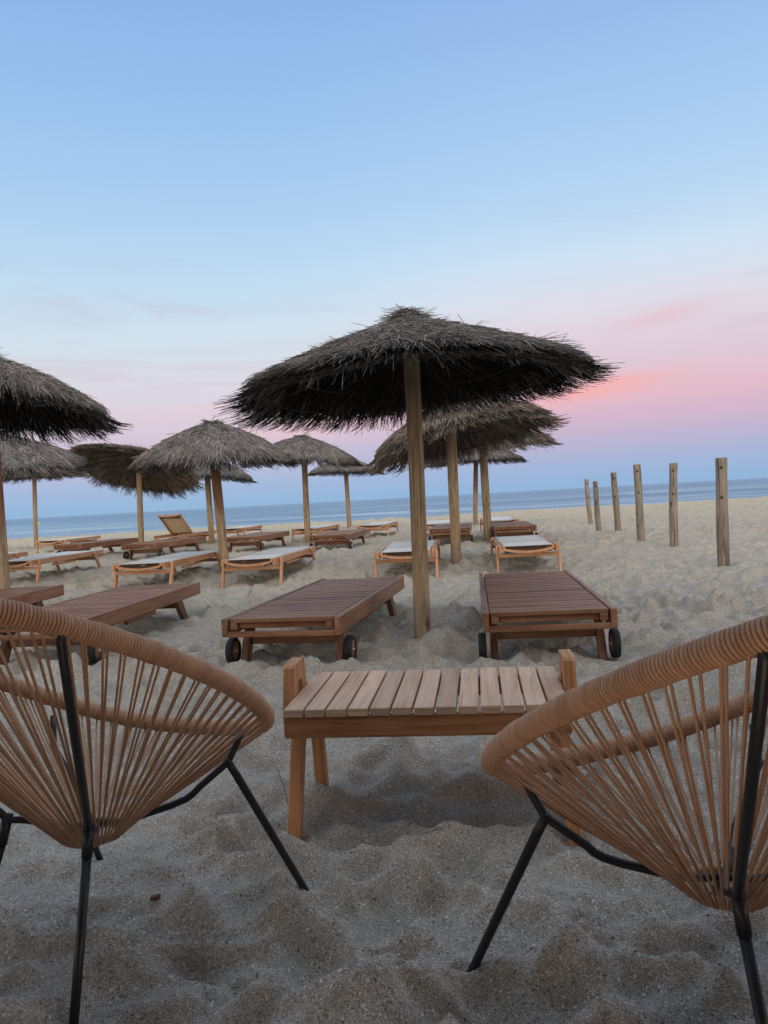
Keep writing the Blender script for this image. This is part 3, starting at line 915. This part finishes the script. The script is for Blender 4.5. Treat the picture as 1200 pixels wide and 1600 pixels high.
def make_chair():
    root = empty('cord_chair')
    C, L = rim_curve(960)
    n = len(C)
    T = np.roll(C, -1, 0) - np.roll(C, 1, 0); T /= np.linalg.norm(T, axis=1)[:, None]
    cen = C.mean(0)
    N = C - cen; N -= (N * T).sum(1)[:, None] * T; N /= np.linalg.norm(N, axis=1)[:, None]
    B = np.cross(T, N)
    # core tube and the cord wound round it
    MB_ = MB().tube([tuple(p) for p in C[::8]], .0135, 10, closed=True)
    core = MB_.build('rim_tube', M['black_steel'], root)
    cord = .0028; pitch = .0058
    turns = int(L / pitch); seg = 12
    m = turns * seg
    u = np.linspace(0, n, m, endpoint=False)
    g = np.random.default_rng(4)
    def at(A):
        i = np.floor(u).astype(int) % n; f = (u - np.floor(u))[:, None]
        return A[i] * (1 - f) + A[(i + 1) % n] * f
    c, nn, bb = at(C), at(N), at(B)
    ang = np.arange(m) * 2 * np.pi / seg
    wob = np.interp(np.arange(m), np.linspace(0, m, turns // 3), g.uniform(-.0010, .0010, turns // 3))
    rad = .0165 + wob
    H = c + nn * (np.cos(ang) * rad)[:, None] + bb * (np.sin(ang) * rad)[:, None]
    tg = np.roll(H, -1, 0) - np.roll(H, 1, 0); tg /= np.linalg.norm(tg, axis=1)[:, None]
    o1 = H - c; o1 -= (o1 * tg).sum(1)[:, None] * tg; o1 /= np.linalg.norm(o1, axis=1)[:, None]
    o2 = np.cross(tg, o1)
    k = 6
    V = np.stack([H + (o1 * math.cos(2 * math.pi * q / k) + o2 * math.sin(2 * math.pi * q / k)) * cord for q in range(k)], 1).reshape(-1, 3)
    i = np.arange(m)[:, None]; q = np.arange(k)[None]
    i2 = (i + 1) % m; q2 = (q + 1) % k
    F = np.stack([i * k + q, i2 * k + q, i2 * k + q2, i * k + q2], -1).reshape(-1, 4)
    tone = np.repeat(np.repeat(g.uniform(.0, 1., turns), seg), k)
    o = np_mesh('wound_rim', V, F, M['rope_wrap'], root, tone, smooth=True)
    uvl = o.data.uv_layers.new(name='grain')
    uu = np.arange(m) * (2 * math.pi * .0165 / seg)
    lu = np.stack([np.stack([uu[:, None] + 0 * q, q * .003 + 0 * uu[:, None]], -1), np.stack([uu[:, None] + .0085 + 0 * q, q * .003 + 0 * uu[:, None]], -1),
                   np.stack([uu[:, None] + .0085 + 0 * q, (q + 1) * .003 + 0 * uu[:, None]], -1), np.stack([uu[:, None] + 0 * q, (q + 1) * .003 + 0 * uu[:, None]], -1)], 2)
    uvl.data.foreach_set('uv', lu.astype(np.float32).ravel())
    # ring at the bottom of the basket
    ring = [(Q['rr'] * math.cos(a), Q['yr'] + Q['rr'] * math.sin(a), Q['zr']) for a in np.linspace(0, 2 * math.pi, 41)[:-1]]
    MB().tube(ring, .009, 8, closed=True).build('base_ring', M['rope'], root)
    # cords from the rim to the ring, two at each turn
    web = MB()
    npos = 76
    gg = random.Random(9)
    ang = np.unwrap(np.arctan2(C[:, 1] - Q['yr'], C[:, 0]))
    for p in range(npos):
        for q in (0, 1):
            uc = (p / npos + q * .0036 + gg.uniform(-.0012, .0012)) % 1.0
            ic = int(uc * n) % n
            top = Vector(C[ic]) ; nrm = Vector(N[ic])
            a = (ang[ic] + (0.0 if q == 0 else .035)) + gg.uniform(-.015, .015)
            lo = Vector(((Q['rr'] + .006) * math.cos(a), Q['yr'] + (Q['rr'] + .006) * math.sin(a), Q['zr'] - .004 + gg.uniform(-.003, .003)))
            d = (lo - top).normalized()
            side = (Vector(T[ic]).cross(d)).normalized()
            sgn = 1 if q == 0 else -1
            st = top + side * .016 * (1 if side.dot(nrm) > 0 else -1)
            mid = (st + lo) / 2 + Vector((gg.uniform(-.002, .002), gg.uniform(-.002, .002), -.003))
            under = lo + Vector((-.016 * math.cos(a), -.016 * math.sin(a), -.008))
            web.tube([top + side * .012 * (1 if side.dot(nrm) > 0 else -1) + d * -.006, st + d * .012, mid, lo, under], .0023, 6, tone=gg.random())
    web.build('cord_web', M['rope'], root)
    # black rod frame: two back rods, two front rods, each with its leg
    rb = .0073
    for s in (-1, 1):
        t = math.pi - (math.pi - Q['tb']) if s > 0 else 2 * math.pi - Q['tb']
        top = rim_pt(t)
        K = Vector((s * .093, -.102, .309)); ft = Vector((s * .146, -.236, -.05))
        outw = Vector((s * .62, -.78, 0)) * .024
        mid = (top + K) / 2 + outw * .3
        ringp = Vector((s * Q['rr'] * .6, Q['yr'] - .03, Q['zr'] + .016))
        MB().tube([top + outw * .2, top + (K - top) * .05 + outw, (top + K) / 2 + outw * 1.0, K + outw * .55, K * .8 + ringp * .2, ringp, Vector((0, Q['yr'], Q['zr'] + .016))], rb, 10).build('back_rod', M['black_steel'], root)
        Kt = K + outw * .55
        leg = MB().tube([Kt + Vector((0, 0, .012)), Kt + (ft - Kt) * .12], .0104, 12)
        leg.tube([Kt + (ft - Kt) * .10, ft], .0086, 12)
        leg.build('leg', M['black_steel'], root)
        tf = math.radians(64) * s
        rimf = rim_pt(tf if s > 0 else 2 * math.pi + tf)
        J = Vector((s * .241, .148, .362)); Bd = Vector((s * .151, .115, .286)); ff = Vector((s * .310, .358, -.04))
        MB().tube([J + (rimf - J) * .62 + Vector((-s * .016, -.004, 0)), J + (rimf - J) * .35 + Vector((-s * .008, -.002, 0)), J, J + (Bd - J) * .7, Bd + Vector((s * .018, .002, .012)), Bd, Bd + Vector((-s * .025, -.012, -.010)), Vector((s * .05, .045, .258)), Vector((0, Q['yr'], Q['zr'] + .016))], rb, 10).build('front_rod', M['black_steel'], root)
        MB().tube([J + Vector((0, -.006, .006)), J + (ff - J) * .08, J + (ff - J) * .97, ff], [.0078, .0088, .0082, .0082], 12).build('leg', M['black_steel'], root)
    return root
ch = make_chair()
ch.location = (-.637, 1.571, 0); ch.rotation_euler = (0, 0, -.380)
tag(ch, 'tan cord basket chair on black rod legs, left of the slatted table', 'chair', 'tan cord chairs at the table')
c2 = copy_tree(ch)
c2.location = (.517, 1.216, 0); c2.rotation_euler = (0, 0, .402)
tag(c2, 'tan cord basket chair on black rod legs, right of the slatted table, near the border', 'chair', 'tan cord chairs at the table')

# ------------------------------------------------------------------ small things on the sand
def pebbles():
    g = np.random.default_rng(77)
    base = np.array([[1, 0, 0], [-1, 0, 0], [0, 1, 0], [0, -1, 0], [0, 0, 1], [0, 0, -1]], float)
    tri = np.array([[0, 2, 4], [2, 1, 4], [1, 3, 4], [3, 0, 4], [2, 0, 5], [1, 2, 5], [3, 1, 5], [0, 3, 5]])
    n = 9000
    a = np.radians(g.uniform(-34, 34, n)); d = 1.15 + 5.5 * g.random(n) ** 1.9
    x, y = d * np.sin(a), d * np.cos(a)
    z = sand_h(x, y)
    size = .0016 + .0028 * g.random(n) ** 5
    sc = size[:, None] * g.uniform(.6, 1.3, (n, 3)) * np.array([1, 1, .6])
    P = base[None] * g.uniform(.7, 1.2, (n, 6, 1)) * sc[:, None]
    th = g.uniform(0, 6.28, n); c, s = np.cos(th)[:, None], np.sin(th)[:, None]
    P = np.stack([P[..., 0] * c - P[..., 1] * s, P[..., 0] * s + P[..., 1] * c, P[..., 2]], -1)
    P += np.stack([x, y, z + size * .3], -1)[:, None]
    F = (tri[None] + np.arange(n)[:, None, None] * 6).reshape(-1, 3)
    m, nt, b, _ = newmat('shell_grit'); t = NT(nt)
    tone = t.n('ShaderNodeAttribute', attribute_name='tone').outputs['Fac']
    t.l(t.ramp(tone, [(0, (.10, .085, .07)), (.4, (.22, .18, .14)), (.75, (.42, .39, .34)), (1, (.70, .68, .63))]), b.inputs['Base Color'])
    b.inputs['Roughness'].default_value = .7
    tag(np_mesh('shell_grit', P.reshape(-1, 3), F, m, None, np.repeat(g.random(n), 8)), kind='stuff')
pebbles()
def stick(name, pts, r, label):
    P = [(x, y, hz(x, y) + dz) for x, y, dz in pts]
    o = MB().tube(P, [r, r * .9, r * .6][:len(P)] if len(P) == 3 else r, 6).build(name, M['twig'], None)
    tag(o, label, 'twig')
stick('dry_stem', [(-.315, 2.17, -.02), (-.325, 2.165, .06), (-.342, 2.16, .135)], .0012, 'thin dry stem standing up beside the table leg')
stick('dry_stem', [(-.13, 1.87, .004), (-.02, 1.90, .006), (.10, 1.925, .004)], .0012, 'long thin dry stem lying beside the front leg of the left chair')
stick('dry_stem', [(-.62, 1.92, .004), (-.60, 1.90, .005), (-.575, 1.875, .003)], .0016, 'short dark twig lying under the left chair')
stick('dry_stem', [(.16, 1.50, .006), (.20, 1.49, .007), (.235, 1.475, .004)], .0020, 'short dark twig lying beside the left leg of the right chair')
def chip():
    m = MB()
    x, y = -.562, 1.715
    z = hz(x, y)
    m.beam((x - .011, y, z + .004), (x + .011, y + .003, z + .006), .016, .006, ch=.0015)
    o = m.build('tile_chip', M['chip'], None)
    tag(o, 'small red brown chip of broken tile on the sand', 'chip')
chip()

# added shelter, out of view: keeps the western sky off the near sand
shade_hut = empty('added_shade_hut', (0, -3.2, 0))
tag(shade_hut, 'unseen shelter added behind the seats to shade the two cord chairs', 'shade_hut')
m = MB()
for k in range(24): m.beam((-6.5, -2.4, -.1 + .06 + k * .112), (6.5, -2.4, -.1 + .06 + k * .112), .03, .108, ch=.004)
m.build('shade_wall', M['shade_hut'], shade_hut)
m = MB()
for k in range(44): m.beam((-6.8 + k * .31, -2.7, 2.72), (-6.8 + k * .31, SHADE_HUT_FRONT, 2.62), .30, .03, ch=.004)
m.build('roof', M['shade_hut'], shade_hut)
for x in (-6.3, -2.1, 2.1, 6.3):
    MB().beam((x, SHADE_HUT_FRONT - .25, -.3), (x, SHADE_HUT_FRONT - .25, 2.60), .12, .12, up=(0, 1, 0)).build('post', M['shade_hut'], shade_hut)

# buoy far out
root = empty('marker_buoy', (-83.0, 184.0, -.62))
tag(root, 'small yellow marker buoy floating far out at left', 'buoy')
MB().lathe((0, 0, 0), (0, 0, 1), [(0, -.3), (.42, -.25), (.5, 0), (.42, .28), (.25, .42), (0, .45)], 18).build('float', M['buoy'], root)
MB().tube([(0, 0, .40), (0, 0, .85)], .05, 8).build('mast', M['buoy'], root)

# ------------------------------------------------------------------ sky, light, camera
w = bpy.data.worlds.new('World'); scene.world = w; w.use_nodes = True
nt = w.node_tree; nt.nodes.clear(); t = NT(nt)
out = t.n('ShaderNodeOutputWorld')
tc = t.n('ShaderNodeTexCoord').outputs['Generated']
sep = t.n('ShaderNodeSeparateXYZ'); t.l(tc, sep.inputs[0])
el = t.math('MULTIPLY', t.math('ARCSINE', sep.outputs[2]), 2 / math.pi)       # 0 at the horizon, 1 overhead
def S(r, g, b):
    f = lambda c: ((c / 255 + .055) / 1.055) ** 2.4 if c / 255 > .04045 else c / 255 / 12.92
    return (f(r), f(g), f(b))
def D(d): return d / 90.0
east_r = t.ramp(el, [(0, S(146, 186, 224)), (D(1.5), S(153, 184, 224)), (D(3.2), S(176, 178, 216)), (D(4.8), S(203, 176, 208)), (D(6.6), S(222, 182, 204)), (D(8.5), S(217, 196, 214)),
                     (D(10.5), S(222, 205, 221)), (D(13), S(220, 219, 232)), (D(16), S(204, 224, 243)), (D(20), S(180, 212, 244)), (D(26), S(160, 198, 240)), (D(34), S(140, 177, 232)), (D(60), (.85, .97, 1.16)), (1, (1.25, 1.33, 1.42))])
east_l = t.ramp(el, [(0, S(146, 188, 224)), (D(1.5), S(156, 188, 226)), (D(3.2), S(178, 188, 224)), (D(4.8), S(204, 192, 220)), (D(6.6), S(216, 204, 222)), (D(8.5), S(214, 212, 228)),
                     (D(10.5), S(210, 220, 233)), (D(13), S(203, 223, 238)), (D(16), S(190, 218, 242)), (D(20), S(172, 208, 242)), (D(26), S(154, 194, 239)), (D(34), S(136, 176, 232)), (D(60), (.85, .97, 1.16)), (1, (1.25, 1.33, 1.42))])
az = t.math('ARCTAN2', sep.outputs[0], sep.outputs[1])
fac = t.n('ShaderNodeMapRange', clamp=True, interpolation_type='SMOOTHSTEP'); t.l(az, fac.inputs[0]); fac.inputs[1].default_value = R(-11); fac.inputs[2].default_value = R(14)
east = t.mix(fac.outputs[0], east_l, east_r)
# thin clouds: streaks caught by the last pink light
cl = t.noise(t.mapping(tc, (2.2, 2.2, 26), rot=(0, R(-5), 0)), 1.6, 5, .55, dist=.3)
clm = t.ramp(cl, [(.50, 0), (.72, 1)])
band = t.ramp(el, [(D(4.5), 0), (D(7), 1), (D(13), .8), (D(18), .15), (D(24), 0)])
cfac = t.math('MULTIPLY', t.math('MULTIPLY', clm, band), .22)
ccol = t.ramp(el, [(D(5), S(252, 172, 180)), (D(9), S(232, 178, 196)), (D(13), S(198, 196, 220)), (D(18), S(186, 202, 228))])
east = t.mix(cfac, east, ccol)
wv = t.noise(t.mapping(tc, (2.4, 2.4, 15), rot=(0, R(-14), 0)), 1.1, 7, .62, dist=.8)
wm = t.math('MULTIPLY', t.ramp(wv, [(.50, 0), (.60, .55), (.75, 1)]), t.ramp(el, [(D(6.5), 0), (D(9), 1), (D(16), .9), (D(21), .2), (D(25), 0)]))
east = t.mix(t.math('MULTIPLY', wm, .85), east, t.ramp(el, [(D(7), S(226, 186, 204)), (D(11), S(205, 196, 218)), (D(16), S(184, 200, 226)), (D(22), S(172, 196, 232))]))
# the glowing strip low in the right
def blob(a0, e0, sa, se):
    x = t.math('DIVIDE', t.math('SUBTRACT', az, R(a0)), R(sa)); y = t.math('DIVIDE', t.math('SUBTRACT', t.math('SUBTRACT', el, D(e0)), t.math('MULTIPLY', t.math('SUBTRACT', az, R(a0)), .08)), D(se))
    q = t.math('ADD', t.math('MULTIPLY', x, x), t.math('MULTIPLY', y, y))
    return t.math('EXPONENT', t.math('MULTIPLY', q, -1.0))
st = t.math('MULTIPLY', blob(15.8, 7.0, 5.5, .8), t.ramp(t.noise(t.mapping(tc, (3, 3, 40)), 2, 4, .6), [(.35, .45), (.65, 1)]))
east = t.mix(t.math('MULTIPLY', st, .75), east, S(255, 162, 156))
st2 = blob(-3, 6.0, 10, 1.0)
east = t.mix(t.math('MULTIPLY', st2, .42), east, S(248, 186, 196))
st3 = blob(20.5, 11.5, 3.2, .55)
east = t.mix(t.math('MULTIPLY', st3, .5), east, S(232, 176, 192))
# afterglow in the west, behind the seats
west = t.ramp(el, [(0, (2.9, 2.1, 1.45)), (D(6), (3.2, 2.5, 1.95)), (D(16), (2.8, 2.5, 2.2)), (D(30), (2.0, 1.92, 1.86)), (D(55), (1.45, 1.46, 1.50)), (1, (1.30, 1.38, 1.48))])
wf = t.n('ShaderNodeMapRange', clamp=True, interpolation_type='SMOOTHSTEP'); t.l(sep.outputs[1], wf.inputs[0]); wf.inputs[1].default_value = .15; wf.inputs[2].default_value = -.75
grad = t.mix(wf.outputs[0], east, west)
sky = t.n('ShaderNodeTexSky', sky_type='NISHITA'); sky.sun_disc = False; sky.sun_elevation = R(1.0); sky.sun_rotation = R(188)
bg1 = t.n('ShaderNodeBackground'); t.l(grad, bg1.inputs[0]); bg1.inputs[1].default_value = .94
bg2 = t.n('ShaderNodeBackground'); t.l(sky.outputs[0], bg2.inputs[0]); bg2.inputs[1].default_value = .05
add = t.n('ShaderNodeAddShader'); t.l(bg1.outputs[0], add.inputs[0]); t.l(bg2.outputs[0], add.inputs[1])
t.l(add.outputs[0], out.inputs[0])

sl = bpy.data.lights.new('sun', 'SUN'); sl.energy = .3; sl.angle = R(40); sl.color = (1.0, .84, .70)
so = bpy.data.objects.new('sun', sl); col.objects.link(so)
d = Vector((.14, 1.0, -.30)); so.rotation_euler = d.to_track_quat('-Z', 'Y').to_euler()

cam = bpy.data.cameras.new('camera'); co = bpy.data.objects.new('camera', cam); col.objects.link(co)
cam.sensor_fit = 'HORIZONTAL'; cam.sensor_width = 36; cam.lens = 36.0
cam.clip_start = .05; cam.clip_end = 100000
roll = math.atan(.0549); pitch = math.atan(20.5 * math.cos(roll) / 1200)
fw = Vector((0, math.cos(pitch), -math.sin(pitch))); r0 = Vector((1, 0, 0)); u0 = r0.cross(fw)
right = r0 * math.cos(roll) - u0 * math.sin(roll); up = r0 * math.sin(roll) + u0 * math.cos(roll)
mat = Matrix((right, up, -fw)).transposed().to_4x4(); mat.translation = (0, 0, .90)
co.matrix_world = mat
scene.camera = co
scene.view_settings.view_transform = 'Standard'; scene.view_settings.look = 'None'; scene.view_settings.exposure = 0; scene.view_settings.gamma = 1
scene.render.resolution_x = 768; scene.render.resolution_y = 1024
scene.cycles.max_bounces = 6
